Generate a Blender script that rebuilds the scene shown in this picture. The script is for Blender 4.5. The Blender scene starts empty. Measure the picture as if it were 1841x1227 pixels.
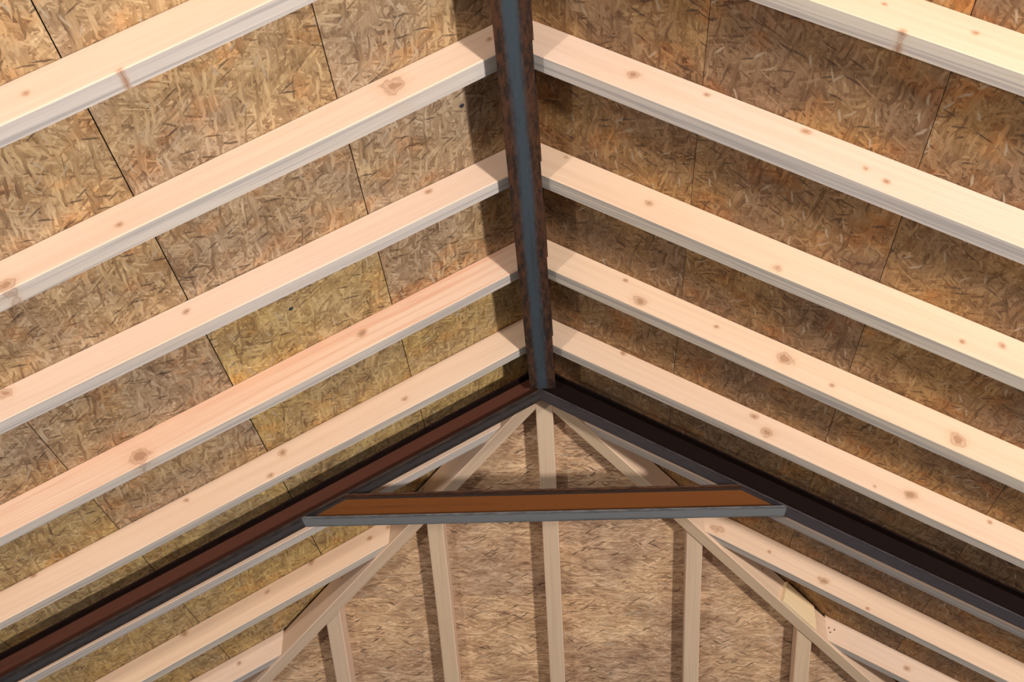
import bpy, bmesh, math, random
from math import sin, cos, tan, sqrt, pi
from mathutils import Vector, Matrix
random.seed(7)
K = 1.5                                   # survey units -> metres
scn = bpy.context.scene
COL = scn.collection

# ------------------------------------------------------------------ camera
F_PX, YAW, PIT, ROL = 2413.96, -0.05818, 0.510267, -0.00141
CAM = Vector((0.12185, -2.10821, -1.95876)) * K
fw = Vector((sin(YAW)*cos(PIT), cos(YAW)*cos(PIT), sin(PIT)))
rt = Vector((cos(YAW), -sin(YAW), 0)); up = rt.cross(fw)
r2 = cos(ROL)*rt + sin(ROL)*up; u2 = -sin(ROL)*rt + cos(ROL)*up
cd = bpy.data.cameras.new('camera'); cam = bpy.data.objects.new('camera', cd); COL.objects.link(cam)
m = Matrix((r2, u2, -fw)).transposed().to_4x4(); m.translation = CAM
cam.matrix_world = m
cd.sensor_width = 36; cd.lens = F_PX/1841*36; cd.clip_start = 0.05; cd.clip_end = 200
scn.camera = cam

# ------------------------------------------------------------------ world, lamps, exposure
w = bpy.data.worlds.new('overcast_sky'); scn.world = w; w.use_nodes = True
bg = w.node_tree.nodes['Background']; bg.inputs[0].default_value = (0.80, 0.90, 1.0, 1); bg.inputs[1].default_value = 0.44
def area(name, loc, target, size, power, col):
    l = bpy.data.lights.new(name, 'AREA'); l.shape = 'DISK'; l.size = size; l.energy = power; l.color = col
    o = bpy.data.objects.new(name, l); COL.objects.link(o); o.location = Vector(loc)*K
    d = (Vector(target)*K - o.location).normalized(); o.rotation_euler = d.to_track_quat('-Z', 'Y').to_euler()
    return o
area('site_lamp', (-2.2, -4.0, -2.5), (0.4, 1.0, -0.4), 0.4, 235, (1.0, 0.89, 0.79))
area('site_lamp', (2.75, -3.1, -2.9), (-0.4, 1.2, -0.4), 0.45, 640, (1.0, 0.91, 0.83))
vs = scn.view_settings
vs.view_transform = 'Standard'; vs.look = 'None'; vs.gamma = 1; vs.use_curve_mapping = False; vs.exposure = 0.0

# ------------------------------------------------------------------ node helpers
class NT:
    def __init__(s, name):
        s.m = bpy.data.materials.new(name); s.m.use_nodes = True; s.t = s.m.node_tree
        s.b = s.t.nodes['Principled BSDF']
    def n(s, typ, **kw):
        nd = s.t.nodes.new(typ)
        for k, v in kw.items():
            if k.startswith('i_'):
                key = k[2:]; key = int(key) if key.isdigit() else key.replace('_', ' ')
                if hasattr(v, 'is_output') or isinstance(v, bpy.types.NodeSocket): s.t.links.new(v, nd.inputs[key])
                else: nd.inputs[key].default_value = v
            else: setattr(nd, k, v)
        return nd
    def mth(s, op, a, b=0.0, c=0.0, clamp=False):
        nd = s.n('ShaderNodeMath', operation=op, use_clamp=clamp)
        for i, v in enumerate((a, b, c)):
            if isinstance(v, bpy.types.NodeSocket): s.t.links.new(v, nd.inputs[i])
            else: nd.inputs[i].default_value = v
        return nd.outputs[0]
    def mix(s, f, a, b, blend='MIX'):
        nd = s.n('ShaderNodeMix', data_type='RGBA', blend_type=blend)
        for i, v in ((0, f), (6, a), (7, b)):
            if isinstance(v, bpy.types.NodeSocket): s.t.links.new(v, nd.inputs[i])
            elif i == 0: nd.inputs[0].default_value = v
            else: nd.inputs[i].default_value = (*v, 1) if len(v) == 3 else v
        return nd.outputs[2]
    def ramp(s, f, stops, interp='LINEAR'):
        nd = s.n('ShaderNodeValToRGB'); cr = nd.color_ramp; cr.interpolation = interp
        while len(cr.elements) < len(stops): cr.elements.new(0.5)
        for e, (p, c) in zip(cr.elements, stops):
            e.position = p; e.color = (*c, 1) if len(c) == 3 else c
        s.t.links.new(f, nd.inputs[0]); return nd.outputs[0]
    def mrange(s, v, a, b, c=0.0, d=1.0):
        nd = s.n('ShaderNodeMapRange', interpolation_type='SMOOTHSTEP')
        s.t.links.new(v, nd.inputs[0])
        for i, x in enumerate((a, b, c, d)): nd.inputs[i+1].default_value = x
        return nd.outputs[0]
    def mapping(s, vec, scale=(1, 1, 1), rot=(0, 0, 0), loc=(0, 0, 0)):
        nd = s.n('ShaderNodeMapping'); s.t.links.new(vec, nd.inputs[0])
        nd.inputs['Scale'].default_value = scale; nd.inputs['Rotation'].default_value = rot; nd.inputs['Location'].default_value = loc
        return nd.outputs[0]
    def vadd(s, a, b):
        nd = s.n('ShaderNodeVectorMath', operation='ADD'); s.t.links.new(a, nd.inputs[0]); s.t.links.new(b, nd.inputs[1]); return nd.outputs[0]
    def vscale(s, a, f):
        nd = s.n('ShaderNodeVectorMath', operation='SCALE'); s.t.links.new(a, nd.inputs[0])
        if isinstance(f, bpy.types.NodeSocket): s.t.links.new(f, nd.inputs[3])
        else: nd.inputs[3].default_value = f
        return nd.outputs[0]
    def noise(s, vec, scale, detail=2, rough=.5, dist=0.0):
        nd = s.n('ShaderNodeTexNoise'); s.t.links.new(vec, nd.inputs['Vector'])
        nd.inputs['Scale'].default_value = scale; nd.inputs['Detail'].default_value = detail
        nd.inputs['Roughness'].default_value = rough; nd.inputs['Distortion'].default_value = dist
        return nd.outputs[0], nd.outputs[1]
    def bump(s, h, strength, dist=0.002):
        nd = s.n('ShaderNodeBump'); s.t.links.new(h, nd.inputs['Height'])
        nd.inputs['Strength'].default_value = strength; nd.inputs['Distance'].default_value = dist
        s.t.links.new(nd.outputs[0], s.b.inputs['Normal'])

def base_vec(t):
    """object coordinates plus an offset that differs from object to object"""
    tc = t.n('ShaderNodeTexCoord'); oi = t.n('ShaderNodeObjectInfo')
    off = t.n('ShaderNodeCombineXYZ'); r = t.mth('MULTIPLY', oi.outputs['Random'], 57.0)
    for i in range(3): t.t.links.new(r, off.inputs[i])
    return tc.outputs['Object'], t.vadd(tc.outputs['Object'], off.outputs[0]), oi.outputs['Random']

NK = 6
def wood(name, base, dark, streak, edge=False, grain=1.0):
    t = NT(name); obj, vec, rnd = base_vec(t)
    warp = t.vscale(t.noise(t.mapping(vec, (1.2, 6, 6)), 1.0, 2)[1], 0.03)
    v2 = t.vadd(vec, warp)
    g1 = t.noise(t.mapping(v2, (0.9, 55, 55)), 1.0, 4, .6)[0]
    g2 = t.noise(t.mapping(v2, (2.0, 190, 190)), 1.0, 3, .6)[0]
    blot = t.noise(t.mapping(vec, (1.0, 5, 5)), 1.3, 3, .55)[0]
    col = t.mix(t.mrange(g1, .38, .72), base, dark)
    col = t.mix(t.mth('MULTIPLY', t.mrange(g2, .45, .75), .25*grain), col, streak)
    tint = t.mix(rnd, (1.0, .95, .88), (.98, .96, .98))
    col = t.mix(1.0, col, tint, 'MULTIPLY')
    col = t.mix(t.mth('MULTIPLY', t.mrange(blot, .48, .75), .45), col, tuple(a*b for a, b in zip(base, (.97, .86, .78))))
    if edge:
        g3 = t.noise(t.mapping(v2, (0.35, 75, 75)), 1.0, 3, .55)[0]
        col = t.mix(t.mth('MULTIPLY', t.mrange(g3, .50, .60), .55), col, (.30, .285, .30))
    sp = t.n('ShaderNodeSeparateXYZ'); t.t.links.new(obj, sp.inputs[0])
    nz = t.noise(obj, 28, 2)[0]
    for i in range(NK):
        at = t.n('ShaderNodeAttribute', attribute_type='OBJECT', attribute_name='knot_%d' % i)
        ks = t.n('ShaderNodeSeparateXYZ'); t.t.links.new(at.outputs['Vector'], ks.inputs[0])
        dx = t.mth('SUBTRACT', sp.outputs[0], ks.outputs[0]); dz = t.mth('SUBTRACT', sp.outputs[2], ks.outputs[1])
        if edge: dz = t.mth('MULTIPLY', dz, .8)
        d = t.mth('SQRT', t.mth('ADD', t.mth('MULTIPLY', t.mth('MULTIPLY', dx, dx), .55), t.mth('MULTIPLY', dz, dz)))
        rr = t.mth('MAXIMUM', ks.outputs[2], 1e-4)
        q = t.mth('ADD', t.mth('DIVIDE', d, rr), t.mth('MULTIPLY', t.mth('SUBTRACT', nz, .5), 2.2))
        on = t.mth('GREATER_THAN', ks.outputs[2], .0005)
        halo = t.mth('MULTIPLY', on, t.mrange(q, .8, 2.4, .4, 0))
        core = t.mth('MULTIPLY', on, t.mrange(q, .35, 1.0, .7, 0))
        ring = t.mth('MULTIPLY', on, t.mth('MULTIPLY', t.mrange(q, .75, .95), t.mrange(q, 1.0, 1.3, .35, 0)))
        col = t.mix(halo, col, tuple(a*b for a, b in zip(base, (.86, .66, .50))))
        col = t.mix(core, col, (.30, .145, .075))
        col = t.mix(ring, col, (.17, .075, .04))
    t.t.links.new(col, t.b.inputs['Base Color']); t.b.inputs['Roughness'].default_value = .62
    t.b.inputs['Specular IOR Level'].default_value = .3
    t.bump(g2, .12, .001)
    return t.m

def osb(name, tones, tint_lo, tint_hi, stain, spread=1.0, fine=1.0):
    """oriented strand board: long flakes in overlapping layers, strands mostly along local X"""
    t = NT(name); obj, vec, rnd = base_vec(t)
    wob = t.vadd(t.vscale(t.noise(vec, 6, 2)[1], 0.05), t.vscale(t.noise(vec, 50, 1)[1], 0.007))
    wv = t.vadd(vec, wob)
    layers = [(0.0, 8, 46, 1.0), (0.6, 9, 52, .60), (-0.5, 9, 48, .55), (1.3, 11, 56, .36), (0.2, 7, 60, .42), (-1.0, 12, 70, .34), (0.9, 14, 90, .22), (-.15, 10, 75, .25)]
    V = None
    for i, (a, sx, sy, keep) in enumerate(layers):
        a *= spread; sx *= 1.2; sy *= 1.45*fine
        mv = t.mapping(t.mapping(wv, rot=(0, 0, a)), (sx, sy, 1), loc=(3.1*i, 1.7*i, 0))
        vo = t.n('ShaderNodeTexVoronoi', voronoi_dimensions='2D', feature='F1'); t.t.links.new(mv, vo.inputs['Vector'])
        vo.inputs['Scale'].default_value = 1.0
        cs = t.n('ShaderNodeSeparateColor'); t.t.links.new(vo.outputs['Color'], cs.inputs[0])
        rough = t.noise(t.mapping(wv, (7, 170, 1), rot=(0, 0, a)), 1.0, 2)[0]
        val = t.mth('ADD', t.mth('MULTIPLY', cs.outputs[0], .52), t.mth('MULTIPLY', rough, .60))
        shade = t.mrange(vo.outputs['Distance'], .35, .8, 0.0, .09)
        val = t.mth('SUBTRACT', val, shade)
        if V is None: V = val
        else:
            msk = t.mth('LESS_THAN', cs.outputs[1], keep)
            mx = t.n('ShaderNodeMix', data_type='FLOAT'); t.t.links.new(msk, mx.inputs[0]); t.t.links.new(V, mx.inputs[2]); t.t.links.new(val, mx.inputs[3]); V = mx.outputs[0]
    mott = t.noise(vec, 9, 4, .6)[0]
    V2 = t.mth('ADD', V, t.mth('MULTIPLY', t.mth('SUBTRACT', mott, .5), .75))
    col = t.ramp(V2, tones)
    big = t.noise(vec, 2.2, 3, .55)[0]; mid = t.noise(t.mapping(vec, loc=(5, 9, 2)), 6.5, 3, .6)[0]
    col = t.mix(1.0, col, t.mix(t.mrange(big, .35, .65), tint_lo, tint_hi), 'MULTIPLY')
    col = t.mix(t.mrange(mid, .5, .72, 0, .6), col, t.mix(1.0, col, stain, 'MULTIPLY'))
    for k, (a, thr, c) in enumerate(((1.2, .03, (.05, .03, .022)), (-1.1, .025, (.07, .045, .03)), (.2, .025, (.45, .37, .27)), (-.6, .02, (.43, .345, .25)))):
        a *= spread
        mv = t.mapping(t.mapping(wv, rot=(0, 0, a)), (14, 95, 1), loc=(9.3*k+5, 4.1*k, 0))
        vo = t.n('ShaderNodeTexVoronoi', voronoi_dimensions='2D', feature='F1'); t.t.links.new(mv, vo.inputs['Vector']); vo.inputs['Scale'].default_value = 1.0
        cs = t.n('ShaderNodeSeparateColor'); t.t.links.new(vo.outputs['Color'], cs.inputs[0])
        f = t.mth('MULTIPLY', t.mth('LESS_THAN', cs.outputs[2], thr), t.mrange(vo.outputs['Distance'], .2, .5, .75, 0))
        col = t.mix(f, col, c)
    t.t.links.new(col, t.b.inputs['Base Color']); t.b.inputs['Roughness'].default_value = .7
    t.b.inputs['Specular IOR Level'].default_value = .25
    t.bump(V, .3, .0015)
    return t.m

def steel(name, plate, rusty, deep, half, stripe=.45, wobble=.25, metal=.1, spec=.25):
    """mill scale in the middle of the plate, rust towards its edges (local Y, half width in metres)"""
    t = NT(name); obj, vec, rnd = base_vec(t)
    sp = t.n('ShaderNodeSeparateXYZ'); t.t.links.new(obj, sp.inputs[0])
    n1 = t.noise(t.mapping(vec, (1.5, 26, 26)), 1.0, 5, .65)[0]
    n2 = t.noise(t.mapping(vec, (18, 70, 70)), 1.0, 4, .65)[0]
    ay = t.mth('DIVIDE', t.mth('ABSOLUTE', sp.outputs[1]), half)
    q = t.mth('ADD', ay, t.mth('MULTIPLY', t.mth('SUBTRACT', n1, .5), wobble*2))
    q = t.mth('ADD', q, t.mth('MULTIPLY', t.mth('SUBTRACT', n2, .5), .25))
    rust = t.mix(t.mrange(n2, .35, .65), rusty, deep)
    col = t.mix(t.mrange(q, stripe-.22, stripe+.2), plate, rust)
    col = t.mix(t.mth('MULTIPLY', t.mrange(n1, .55, .8), .5), col, deep)
    t.t.links.new(col, t.b.inputs['Base Color']); t.b.inputs['Metallic'].default_value = metal
    t.t.links.new(t.mrange(n2, .3, .7, .55, .85), t.b.inputs['Roughness'])
    t.b.inputs['Specular IOR Level'].default_value = spec
    t.bump(n2, .25, .001)
    return t.m

M = {}
M['side'] = wood('pine_face', (.78, .61, .475), (.73, .55, .415), (.66, .47, .345))
M['packing'] = wood('new_spruce', (.92, .76, .50), (.88, .69, .42), (.80, .60, .35))
M['side_red'] = wood('pine_face_streaky', (.80, .60, .455), (.72, .44, .30), (.62, .33, .21), grain=1.6)
M['under'] = wood('pine_edge_cool_light', (.65, .62, .575), (.55, .52, .49), (.42, .40, .39), edge=True)  # grey of weathered edge, with cool light from below mixed into the colour
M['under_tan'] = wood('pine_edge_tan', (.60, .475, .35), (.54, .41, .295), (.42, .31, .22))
TL = [(.10, (.11, .072, .046)), (.38, (.245, .175, .110)), (.62, (.34, .260, .172)), (.9, (.46, .375, .265)), (1.0, (.56, .47, .36))]
M['osb_left'] = osb('strand_board_grey_tan', TL, (1.12, 1.06, 1.04), (1.30, 1.16, .92), (1.18, .84, .56))
M['osb_right'] = osb('strand_board_brown', TL, (.74, .60, .52), (1.04, .80, .50), (1.22, .80, .46))
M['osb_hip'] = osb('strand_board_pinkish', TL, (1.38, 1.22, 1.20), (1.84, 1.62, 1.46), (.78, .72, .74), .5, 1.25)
M['osb_olive'] = osb('strand_board_olive', TL, (1.25, 1.18, .90), (1.50, 1.36, .82), (1.15, .86, .52))
M['felt'] = NT('roof_felt').m; M['felt'].node_tree.nodes['Principled BSDF'].inputs['Base Color'].default_value = (.02, .018, .016, 1)
M['ridge_flange'] = steel('mill_scale_blue_rust', (.048, .068, .088), (.085, .036, .018), (.022, .014, .012), .057, .40, .30)
M['ridge_steel'] = steel('dark_rust', (.05, .04, .035), (.10, .04, .02), (.03, .017, .012), .06)
M['left_web'] = steel('red_rust', (.085, .027, .014), (.065, .020, .011), (.025, .011, .008), .06)
M['left_flange'] = steel('dark_scale', (.05, .047, .052), (.05, .034, .028), (.022, .018, .018), .045)
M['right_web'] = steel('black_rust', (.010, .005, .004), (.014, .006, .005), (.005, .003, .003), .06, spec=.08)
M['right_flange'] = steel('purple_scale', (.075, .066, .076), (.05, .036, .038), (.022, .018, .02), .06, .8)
M['collar_web'] = steel('orange_rust', (.15, .050, .012), (.095, .032, .012), (.035, .016, .010), .06, .5, spec=.15)
M['collar_flange'] = steel('bare_blue_steel', (.22, .24, .26), (.15, .15, .155), (.08, .08, .085), .05, .8, .4, .3, .5)
M['nail_or_hole'] = NT('nail_or_hole_dark').m; M['nail_or_hole'].node_tree.nodes['Principled BSDF'].inputs['Base Color'].default_value = (.03, .03, .045, 1)
t_ = NT('concrete'); _o, _v, _r = base_vec(t_)
t_.t.links.new(t_.ramp(t_.noise(_v, 1.5, 6, .6)[0], [(.3, (.30, .29, .27)), (.7, (.42, .41, .39))]), t_.b.inputs['Base Color']); M['concrete'] = t_.m

# ------------------------------------------------------------------ geometry helpers
TH = 0.51512
CT, ST, TT = cos(TH), sin(TH), tan(TH)
YH = 1.53113                                # where the hips leave the ridge
HIP_HALF = 0.0235

def frame(kind, yaw=0.0):
    """local X along the piece, local Z out of the roof, both up-slope frames right-handed"""
    if kind == 'left': u = Vector((CT, -yaw, ST)); wv = Vector((-ST, 0, CT))
    elif kind == 'right': u = Vector((CT, yaw, -ST)); wv = Vector((ST, 0, CT))
    elif kind == 'hip': u = Vector((0, CT, -ST)); wv = Vector((0, ST, CT))
    u.normalize(); v = wv.cross(u).normalized(); wv = u.cross(v).normalized()
    return u, v, wv

def mat_of(org, u, v, wv):
    mm = Matrix((u, v, wv)).transposed().to_4x4(); mm.translation = org; return mm

def piece(name, org, fr, x0, x1, y0, y1, z0, z1, mats, cuts=(), chamfer=.0, wob=0.0, step=.12, parent=None, round_end=0):
    """a long board with eased edges; org and sizes in survey units, cuts = (point, normal) keeping the side away from the normal"""
    u, v, wv = fr
    x0, x1, y0, y1, z0, z1 = (a*K for a in (x0, x1, y0, y1, z0, z1))
    c = chamfer
    if c: sec = [(y0+c, z0), (y1-c, z0), (y1, z0+c), (y1, z1-c), (y1-c, z1), (y0+c, z1), (y0, z1-c), (y0, z0+c)]
    else: sec = [(y0, z0), (y1, z0), (y1, z1), (y0, z1)]
    n = max(1, int((x1-x0)/(step*K))) if wob else 1
    bm = bmesh.new(); rings = []
    ph = [random.uniform(0, 6.28) for _ in range(6)]
    for i in range(n+1):
        x = x0+(x1-x0)*i/n
        dy = wob*(sin(x*1.7+ph[0])+.5*sin(x*4.1+ph[1])); dz = wob*.6*(sin(x*1.9+ph[2])+.5*sin(x*4.7+ph[3]))
        ring = []
        for k, (yy, zz) in enumerate(sec):
            low = zz < (z0+z1)/2
            ring.append(bm.verts.new((x, yy+dy*(1 if low else .3), zz+(dz if low else 0))))
        rings.append(ring)
    L = len(sec)
    for a, b in zip(rings, rings[1:]):
        for k in range(L):
            bm.faces.new((a[k], b[k], b[(k+1) % L], a[(k+1) % L]))
    bm.faces.new(list(reversed(rings[0]))); bm.faces.new(rings[-1])
    bmesh.ops.recalc_face_normals(bm, faces=bm.faces)
    mw = mat_of(Vector(org)*K, u, v, wv); inv = mw.inverted()
    for p, nn in cuts:
        pl = inv @ (Vector(p)*K); no = (inv.to_3x3() @ Vector(nn)).normalized()
        res = bmesh.ops.bisect_plane(bm, geom=bm.verts[:]+bm.edges[:]+bm.faces[:], plane_co=pl, plane_no=no, clear_outer=True, dist=1e-6)
        ed = [e for e in bm.edges if e.is_boundary]
        if ed: bmesh.ops.contextual_create(bm, geom=ed) if len(ed) > 2 else None
    bmesh.ops.recalc_face_normals(bm, faces=bm.faces)
    me = bpy.data.meshes.new(name)
    if len(mats) > 1:
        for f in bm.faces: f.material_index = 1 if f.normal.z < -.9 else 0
    bm.to_mesh(me); bm.free()
    for mt in mats: me.materials.append(mt)
    o = bpy.data.objects.new(name, me); COL.objects.link(o)
    put(o, mw, parent)
    return o

def put(o, mw, parent):
    if parent is not None:
        o.parent = parent; o.matrix_local = parent.matrix_world.inverted() @ mw
    else: o.matrix_world = mw

def empty(name, loc):
    o = bpy.data.objects.new(name, None); COL.objects.link(o); o.empty_display_size = .1
    o.matrix_world = Matrix.Translation(Vector(loc)*K); return o

def tag(o, label, cat, group=None):
    o['label'] = label; o['category'] = cat; o['kind'] = 'thing'
    if group: o['group'] = group
    return o

def knots(o, lst):
    for i in range(NK):
        o['knot_%d' % i] = [float(a) for a in lst[i]] if i < len(lst) else [0.0, 0.0, 0.0]

# planes: vertical sides of the hip rafters (towards main slope / towards hip end)
R2 = sqrt(.5)
def hip_plane(sd, outward):
    """a vertical plane flush with one side of the hip rafter; normal points into the hip rafter"""
    e = Vector((sd*R2, -R2, 0))*outward           # outward=+1: side that faces the main slope
    return (Vector((0, YH, 0)) + e*HIP_HALF, -e)

# ------------------------------------------------------------------ the setting: boarded roof
ceil_ = empty('ceiling', (0, 0, 0)); ceil_['kind'] = 'structure'
YB = -2.35; SL = 3.25                       # near end of the roof, slope length
def hip_cut_main(sd): return (Vector((0, YH, 0)), Vector((-sd*R2, R2, 0)))
GAPS = {-1: .0012, 0: .0008, 1: .0007}
seams_x = [0, .408, .856, 1.297, 1.74, 2.18, 2.62, SL]
seams_xr = [0, .4355, .884, 1.33, 1.77, 2.21, 2.65, SL]
def board(kind, sd, a0, a1, b0, b1, mat):
    """a sheet of strand board; a along the eaves (local X), b down the slope"""
    if kind == 'main':
        d = Vector((sd*CT, 0, -ST)); nn = Vector((sd*ST, 0, CT)); ux = Vector((0, 1, 0)) * (-sd)
        org = Vector((0, 0, 0)); vy = nn.cross(ux)          # = down slope
        xx0, xx1 = sorted((-sd*a0, -sd*a1))
        cuts = [hip_cut_main(sd)]
    else:
        d = Vector((0, CT, -ST)); nn = Vector((0, ST, CT)); ux = Vector((1, 0, 0)); vy = nn.cross(ux)
        org = Vector((0, YH, 0)); xx0, xx1 = a0, a1
        cuts = [(Vector((0, YH, 0)), Vector((R2, -R2, 0))), (Vector((0, YH, 0)), Vector((-R2, -R2, 0)))]
    s = 1 if vy.dot(d) > 0 else -1
    yy0, yy1 = sorted((s*b0, s*b1))
    rnd = random.uniform(-.0008, .0008); GAP = GAPS[sd]
    o = piece('panel', org, (ux, vy, nn), xx0+GAP, xx1-GAP, yy0+GAP, yy1-GAP, 0.0+rnd*.3, .012, [mat], cuts, parent=ceil_)
    if len(o.data.vertices) == 0: bpy.data.objects.remove(o)
for sd, sx, mt in ((-1, seams_x, 'osb_left'), (1, seams_xr, 'osb_right')):
    for i, (b0, b1) in enumerate(zip(sx, sx[1:])):
        st = (.81, .415, 1.21)[i % 3] + (.4 if sd > 0 else 0)
        e = [YB] + [st+1.6256*k for k in range(-3, 5) if YB+.1 < st+1.6256*k < YH+SL*CT-.05] + [YH+SL*CT]
        e = [a + .022 for a in e]
        for a0, a1 in zip(e, e[1:]): board('main', sd, a0, a1, b0, b1, M['osb_olive' if sd < 0 and a0 > .4 else mt])
hs = [0, .46, .94, 1.42, 1.9, 2.38, 2.86, SL]
for i, (b0, b1) in enumerate(zip(hs, hs[1:])):
    half = b1*CT+.1; off = .47 if i % 2 else -.37
    e = [-half] + [off+1.2*k for k in range(-4, 5) if -half+.15 < off+1.2*k < half-.15] + [half]
    for a0, a1 in zip(e, e[1:]): board('hip', 0, a0, a1, b0, b1, M['osb_hip'])
# roofing felt above the boards
bm = bmesh.new(); z = .02
P = [(0, YB, z), (0, YH, z), (-SL*CT, YB, z-SL*ST), (-SL*CT, YH+SL*CT, z-SL*ST), (SL*CT, YB, z-SL*ST), (SL*CT, YH+SL*CT, z-SL*ST)]
lo = [bm.verts.new(Vector(p)*K) for p in P]; hi = [bm.verts.new((Vector(p)+Vector((0, 0, .01)))*K) for p in P]
for q in ((0, 1, 3, 2), (1, 0, 4, 5), (1, 5, 3)):
    bm.faces.new([lo[i] for i in q]); bm.faces.new([hi[i] for i in reversed(q)])
for a, b in ((0, 2), (2, 3), (3, 5), (5, 4), (4, 0)): bm.faces.new((lo[a], lo[b], hi[b], hi[a]))
bmesh.ops.recalc_face_normals(bm, faces=bm.faces)
me = bpy.data.meshes.new('roof_felt'); bm.to_mesh(me); bm.free(); me.materials.append(M['felt'])
fo = bpy.data.objects.new('roof_felt', me); COL.objects.link(fo); put(fo, Matrix.Identity(4), ceil_)
# slab under everything
fl = piece('floor', (0, 0, -3.03), (Vector((1, 0, 0)), Vector((0, 1, 0)), Vector((0, 0, 1))), -4.5, 4.5, -5.0, 5.0, -.1, 0, [M['concrete']])
fl['kind'] = 'structure'

# ------------------------------------------------------------------ common and jack rafters
RAF = {
 (-1, -1):(-0.4108,0.0115,0.0500,0.0822), (-1, 0):(-0.0067,0.0132,0.0532,0.0756), (-1, 1):(0.4183,-0.0219,0.0467,0.0762),
 (-1, 2):(0.8129,0.0036,0.0448,0.0815), (-1, 3):(1.2084,0.0023,0.0433,0.0840), (-1, 4):(1.6302,-0.0074,0.0501,0.0791),
 (-1, 5):(2.0035,0.0247,0.0507,0.0801), (-1, 6):(2.4441,0.0007,0.0499,0.0788),
 (1, -1):(-0.4219,-0.0059,0.0516,0.0830), (1, 0):(-0.0157,0.0039,0.0507,0.0802), (1, 1):(0.3966,-0.0010,0.0508,0.0827),
 (1, 2):(0.8038,0.0058,0.0533,0.0791), (1, 3):(1.2158,-0.0045,0.0470,0.0751), (1, 4):(1.6221,-0.0008,0.0502,0.0792),
 (1, 5):(1.9905,0.0226,0.0502,0.0793), (1, 6):(2.4300,0.0000,0.0500,0.0790), (1, 7):(2.84,0,.05,.079)}
KN = {(-1, -1): [(1.403, -0.062, 1), (1.17, -.124, .8)], (-1, 0): [(0.449, -0.052, 3), (1.361, -0.075, 1), (1.721, -0.094, 2), (0.108, -0.051, .8)],
 (-1, 1): [(0.391, -0.026, 1), (1.306, -0.041, 1), (1.934, -0.025, 2)], (-1, 2): [(1.698, -0.086, 3), (0.771, -0.055, 1.5)],
 (-1, 3): [(0.686, -0.081, 1), (1.316, -0.107, 1), (1.66, -0.028, 1), (1.233, -0.041, 1.5), (2.314, -0.007, 1)],
 (-1, 5): [(0.937, -0.044, 1), (1.04, -0.049, 1), (1.341, -0.007, 1.6), (1.596, -0.034, 1), (2.029, -0.012, 1.6)], (-1, 6): [(1.914, -0.048, 1)],
 (1, -1): [(1.128, -0.059, .6), (1.358, -0.05, .8), (1.2, -.126, .9)], (1, 0): [(0.451, -0.056, 1.5), (0.68, -0.028, .8), (0.995, -0.021, 1.1), (1.196, -0.067, .8), (1.262, -0.082, .8)],
 (1, 1): [(0.186, -0.018, 0.8), (0.526, -0.061, 1.2), (1.013, -0.1, 1.2), (1.635, -0.088, 0.8), (1.751, -0.045, 1)],
 (1, 2): [(0.433, -0.029, .8), (0.519, -0.082, 2), (1.102, -0.058, 2.4), (0.822, -0.051, 0.8), (1.296, -0.078, 0.8), (1.764, -0.074, 2.4)],
 (1, 3): [(0.421, -0.011, 1), (1.029, -0.031, 1.4), (1.109, -0.074, 2.0), (1.709, -0.058, 2.0), (1.573, -0.09, 0.8), (2.019, -0.025, 0.8)],
 (1, 5): [(0.988, -0.082, 2), (1.254, -0.069, 0.8), (1.536, -0.079, 1.8), (1.771, -0.105, 0.8)], (1, 6): [(2.075, -0.067, 1.3)]}
LAB = {
 (-1, -1): 'pale pine rafter on the left slope crossing the top left corner, nearest the camera',
 (-1, 0): 'pine rafter on the left slope with one big ringed knot near the ridge beam',
 (-1, 1): 'pine rafter on the left slope, next one below the rafter with the big ringed knot',
 (-1, 2): 'pine rafter with orange grain streaks on the left slope, second above the steel portal beam',
 (-1, 3): 'pine rafter directly above the left steel portal beam, with small dark knots',
 (-1, 4): 'pine rafter right behind the left steel portal beam, only its pale underside strip showing',
 (-1, 5): 'long pine jack rafter below the left steel portal beam, meeting the left hip rafter',
 (-1, 6): 'shortest pine jack rafter at the bottom left, its nailed end on the left hip rafter',
 (1, -1): 'pine rafter on the right slope cutting across the top right corner',
 (1, 0): 'uppermost pine rafter reaching the ridge beam on the right slope',
 (1, 1): 'pine rafter, second down the ridge beam on the right, small ringed knot on lower edge',
 (1, 2): 'pine rafter with broad brown knot stains on the right slope, third down the ridge beam',
 (1, 3): 'pine rafter with paired brown knots directly above the right steel portal beam',
 (1, 4): 'pine rafter right behind the right steel portal beam, only its pale underside strip showing',
 (1, 5): 'pine jack rafter with round brown knots, starting under the right end of the collar beam',
 (1, 6): 'pine jack rafter at lower right, butting the hip rafter beside the bright packing board',
 (1, 7): 'lowest pine jack rafter in the bottom right corner, its end on the right hip rafter'}
raf = {}
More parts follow.
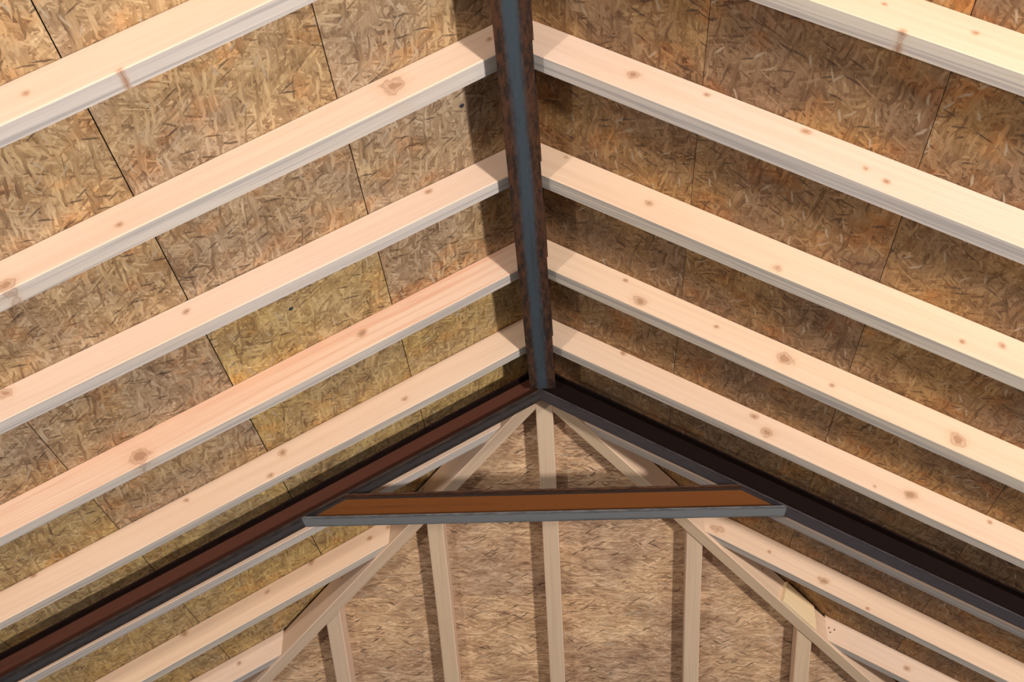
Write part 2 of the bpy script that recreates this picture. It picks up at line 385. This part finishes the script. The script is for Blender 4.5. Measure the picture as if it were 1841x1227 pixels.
for (sd, n), (y0, sl, th, dp) in sorted(RAF.items()):
    kind = 'left' if sd < 0 else 'right'; fr = frame(kind, sl)
    cuts = []; xs = -.06
    if n < 4: cuts = [(Vector((sd*.0045+.0076, 0, 0)), Vector((-sd, 0, 0)))]
    if n >= 4: cuts = [hip_plane(sd, 1)]
    x0, x1 = (xs, SL-.05) if sd > 0 else (-(SL-.05), -xs)
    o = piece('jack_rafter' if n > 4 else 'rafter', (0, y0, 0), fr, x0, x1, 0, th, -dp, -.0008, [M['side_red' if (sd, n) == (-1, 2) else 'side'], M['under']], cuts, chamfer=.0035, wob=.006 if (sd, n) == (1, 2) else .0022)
    tag(o, LAB[(sd, n)], 'rafter', 'rafters on the left roof slope' if sd < 0 else 'rafters on the right roof slope')
    kl = [(sd*a if True else a, b, .0085*s) for a, b, s in KN.get((sd, n), [])]
    rr = random.Random(n*7+sd)
    while len(kl) < NK: kl.append((sd*rr.uniform(2.6, 4.6), -rr.uniform(.01, .11), .007*rr.uniform(.5, 1.6)))
    knots(o, kl); raf[(sd, n)] = o

def nail_or_hole(parent_obj, pos, axis, r=.0045, ln=.006):
    """heads of nails, also dark holes in the boards; pos in the parent's own coordinates"""
    bm = bmesh.new(); bmesh.ops.create_cone(bm, cap_ends=True, segments=10, radius1=r, radius2=r*.8, depth=ln)
    me = bpy.data.meshes.new('nail_or_hole'); bm.to_mesh(me); bm.free(); me.materials.append(M['nail_or_hole'])
    o = bpy.data.objects.new('nail_or_hole', me); COL.objects.link(o); o.parent = parent_obj
    o.matrix_local = Matrix.Translation(pos) @ Vector(axis).to_track_quat('Z', 'Y').to_matrix().to_4x4()
for sd, n, pts in ((-1, 6, ((1.0715, .014), (1.0757, .041), (1.06, .026))), (1, 6, ((1.102, .038), (1.121, .035), (1.112, .05)))):
    for a, b in pts: nail_or_hole(raf[(sd, n)], (sd*a*K, -.001, -b*K), (0, -1, 0))

for x, y in ((-.1224, .199), (-.567, .6215)):      # holes in the left boarding, drawn as flat dark discs
    nail_or_hole(ceil_, Vector((x, y, x*TT))*K + Vector((ST, 0, -CT))*.001, (ST, 0, -CT), r=.010, ln=.004)

# ------------------------------------------------------------------ hip rafters
PHI_H = math.atan(TT*R2)
for sd, side in ((-1, 'left'), (1, 'right')):
    u = Vector((sd, 1, -TT)).normalized(); v = Vector((-sd*1, sd*-1*-1, 0)); v = Vector((-u.y, u.x, 0)).normalized(); wv = u.cross(v).normalized()
    if wv.z < 0: wv = -wv; v = -v
    xcut = -.0215 if sd < 0 else .031
    cuts = [(Vector((xcut, 0, 0)), Vector((-sd, 0, 0)))]
    dh = .1109*cos(PHI_H)
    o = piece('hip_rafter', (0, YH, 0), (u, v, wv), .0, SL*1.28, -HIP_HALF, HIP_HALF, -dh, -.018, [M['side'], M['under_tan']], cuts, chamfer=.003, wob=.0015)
    tag(o, 'diagonal pine hip rafter running behind the collar beam from the peak down to the %s' % side, 'rafter', 'hip rafters')
    kl = [(.9+.7*i, -.05-.02*(i % 3), .006) for i in range(NK)]; knots(o, kl)
# bright packing board on the right hip rafter
fr = (Vector((1, 1, -TT)).normalized(), None, None); u = fr[0]; v = Vector((-u.y, u.x, 0)).normalized(); wv = u.cross(v)
e = Vector((R2, -R2, 0)); hl = u.length
L0 = .772/u.x; L1 = .888/u.x
o = piece('packing_board', Vector((0, YH, 0)) + e*HIP_HALF, (u, v, wv), L0, L1, -.014, 0, -.103, -.028, [M['packing']], [(Vector((.888, 0, 0)), Vector((1, 0, .0))), (Vector((.80, 0, -.585)), Vector((-.8, 0, -.55)))], chamfer=.0015)
tag(o, 'short bright yellow packing board nailed to the side of the right hip rafter', 'board')
knots(o, [])

# ------------------------------------------------------------------ hip-end rafters
HS = [(-1.16, 'hip-end rafter at the far lower left, mostly out of the picture below the left hip rafter'),
 (-.776, 'short pine hip-end rafter at bottom left, just right of the shortest jack rafter'),
 (-.394, 'long pine hip-end rafter rising to the left part of the collar beam'),
 (-.0203, 'central pine hip-end rafter rising behind the collar beam to the peak'),
 (.449, 'pine hip-end rafter rising to the right part of the collar beam'),
 (.83, 'short pine hip-end rafter at the bottom right, meeting the right hip rafter')]
for x, lab in HS[1:]:
    fr = frame('hip')
    cuts = []
    if x < -.1: cuts = [hip_plane(-1, -1)]
    elif x > .1: cuts = [hip_plane(1, -1)]
    t = .0518
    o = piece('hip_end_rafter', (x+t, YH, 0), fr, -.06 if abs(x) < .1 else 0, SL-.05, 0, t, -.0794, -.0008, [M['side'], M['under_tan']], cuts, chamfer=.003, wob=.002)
    tag(o, lab, 'rafter', 'hip-end rafters')
    rr = random.Random(int(x*100)); knots(o, [(rr.uniform(.3, 3.5), -rr.uniform(.01, .11), .006*rr.uniform(.5, 1.4)) for _ in range(NK)])

# ------------------------------------------------------------------ steelwork
def ibeam(parent, org, fr, x0, x1, half, ztop, zbot, tf, tw, mt, mw_, mb, cuts=()):
    piece('top_flange', org, fr, x0, x1, -half, half, ztop-tf, ztop, [mt], cuts, chamfer=.0012, parent=parent)
    piece('web', org, fr, x0, x1, -tw/2, tw/2, zbot+tf, ztop-tf, [mw_], cuts, parent=parent)
    piece('bottom_flange', org, fr, x0, x1, -half, half, zbot, zbot+tf, [mb], cuts, chamfer=.0012, parent=parent)
YM = 1.447; HW = .034
# ridge beam: local X along +Y
r = empty('ridge_beam', (.0076, YM-HW, -.1484))
tag(r, 'rusty steel ridge beam with a blue-grey stripe, running down from the top of the picture', 'steel beam')
ibeam(r, (.0076, 0, -.1484), (Vector((0, 1, 0)), Vector((-1, 0, 0)), Vector((0, 0, 1))), YB, YM-HW, .0377, .072, 0, .0055, .005, M['ridge_steel'], M['ridge_steel'], M['ridge_flange'])
# sloping portal beams
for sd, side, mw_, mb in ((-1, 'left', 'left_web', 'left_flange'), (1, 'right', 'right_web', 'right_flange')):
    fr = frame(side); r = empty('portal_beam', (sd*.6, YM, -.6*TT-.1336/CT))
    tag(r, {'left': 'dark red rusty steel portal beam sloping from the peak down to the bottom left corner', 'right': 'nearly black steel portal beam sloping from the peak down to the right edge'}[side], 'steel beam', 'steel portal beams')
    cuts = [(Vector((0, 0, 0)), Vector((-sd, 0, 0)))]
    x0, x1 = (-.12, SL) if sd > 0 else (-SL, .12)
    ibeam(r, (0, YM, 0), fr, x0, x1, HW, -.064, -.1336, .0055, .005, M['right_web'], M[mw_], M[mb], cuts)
# collar beam
r = empty('collar_beam', (0, YM, -.5395))
tag(r, 'horizontal orange rusty steel collar beam with a grey bottom flange tying the two portal beams', 'steel beam')
cuts = [(Vector((0, 0, -.1536-.0)), Vector((s*ST, 0, CT))) for s in (-1, 1)]
ibeam(r, (0, YM, -.5395), (Vector((1, 0, 0)), Vector((0, 1, 0)), Vector((0, 0, 1))), -.9, .9, HW, .0725, 0, .0055, .005, M['ridge_steel'], M['collar_web'], M['collar_flange'], cuts)
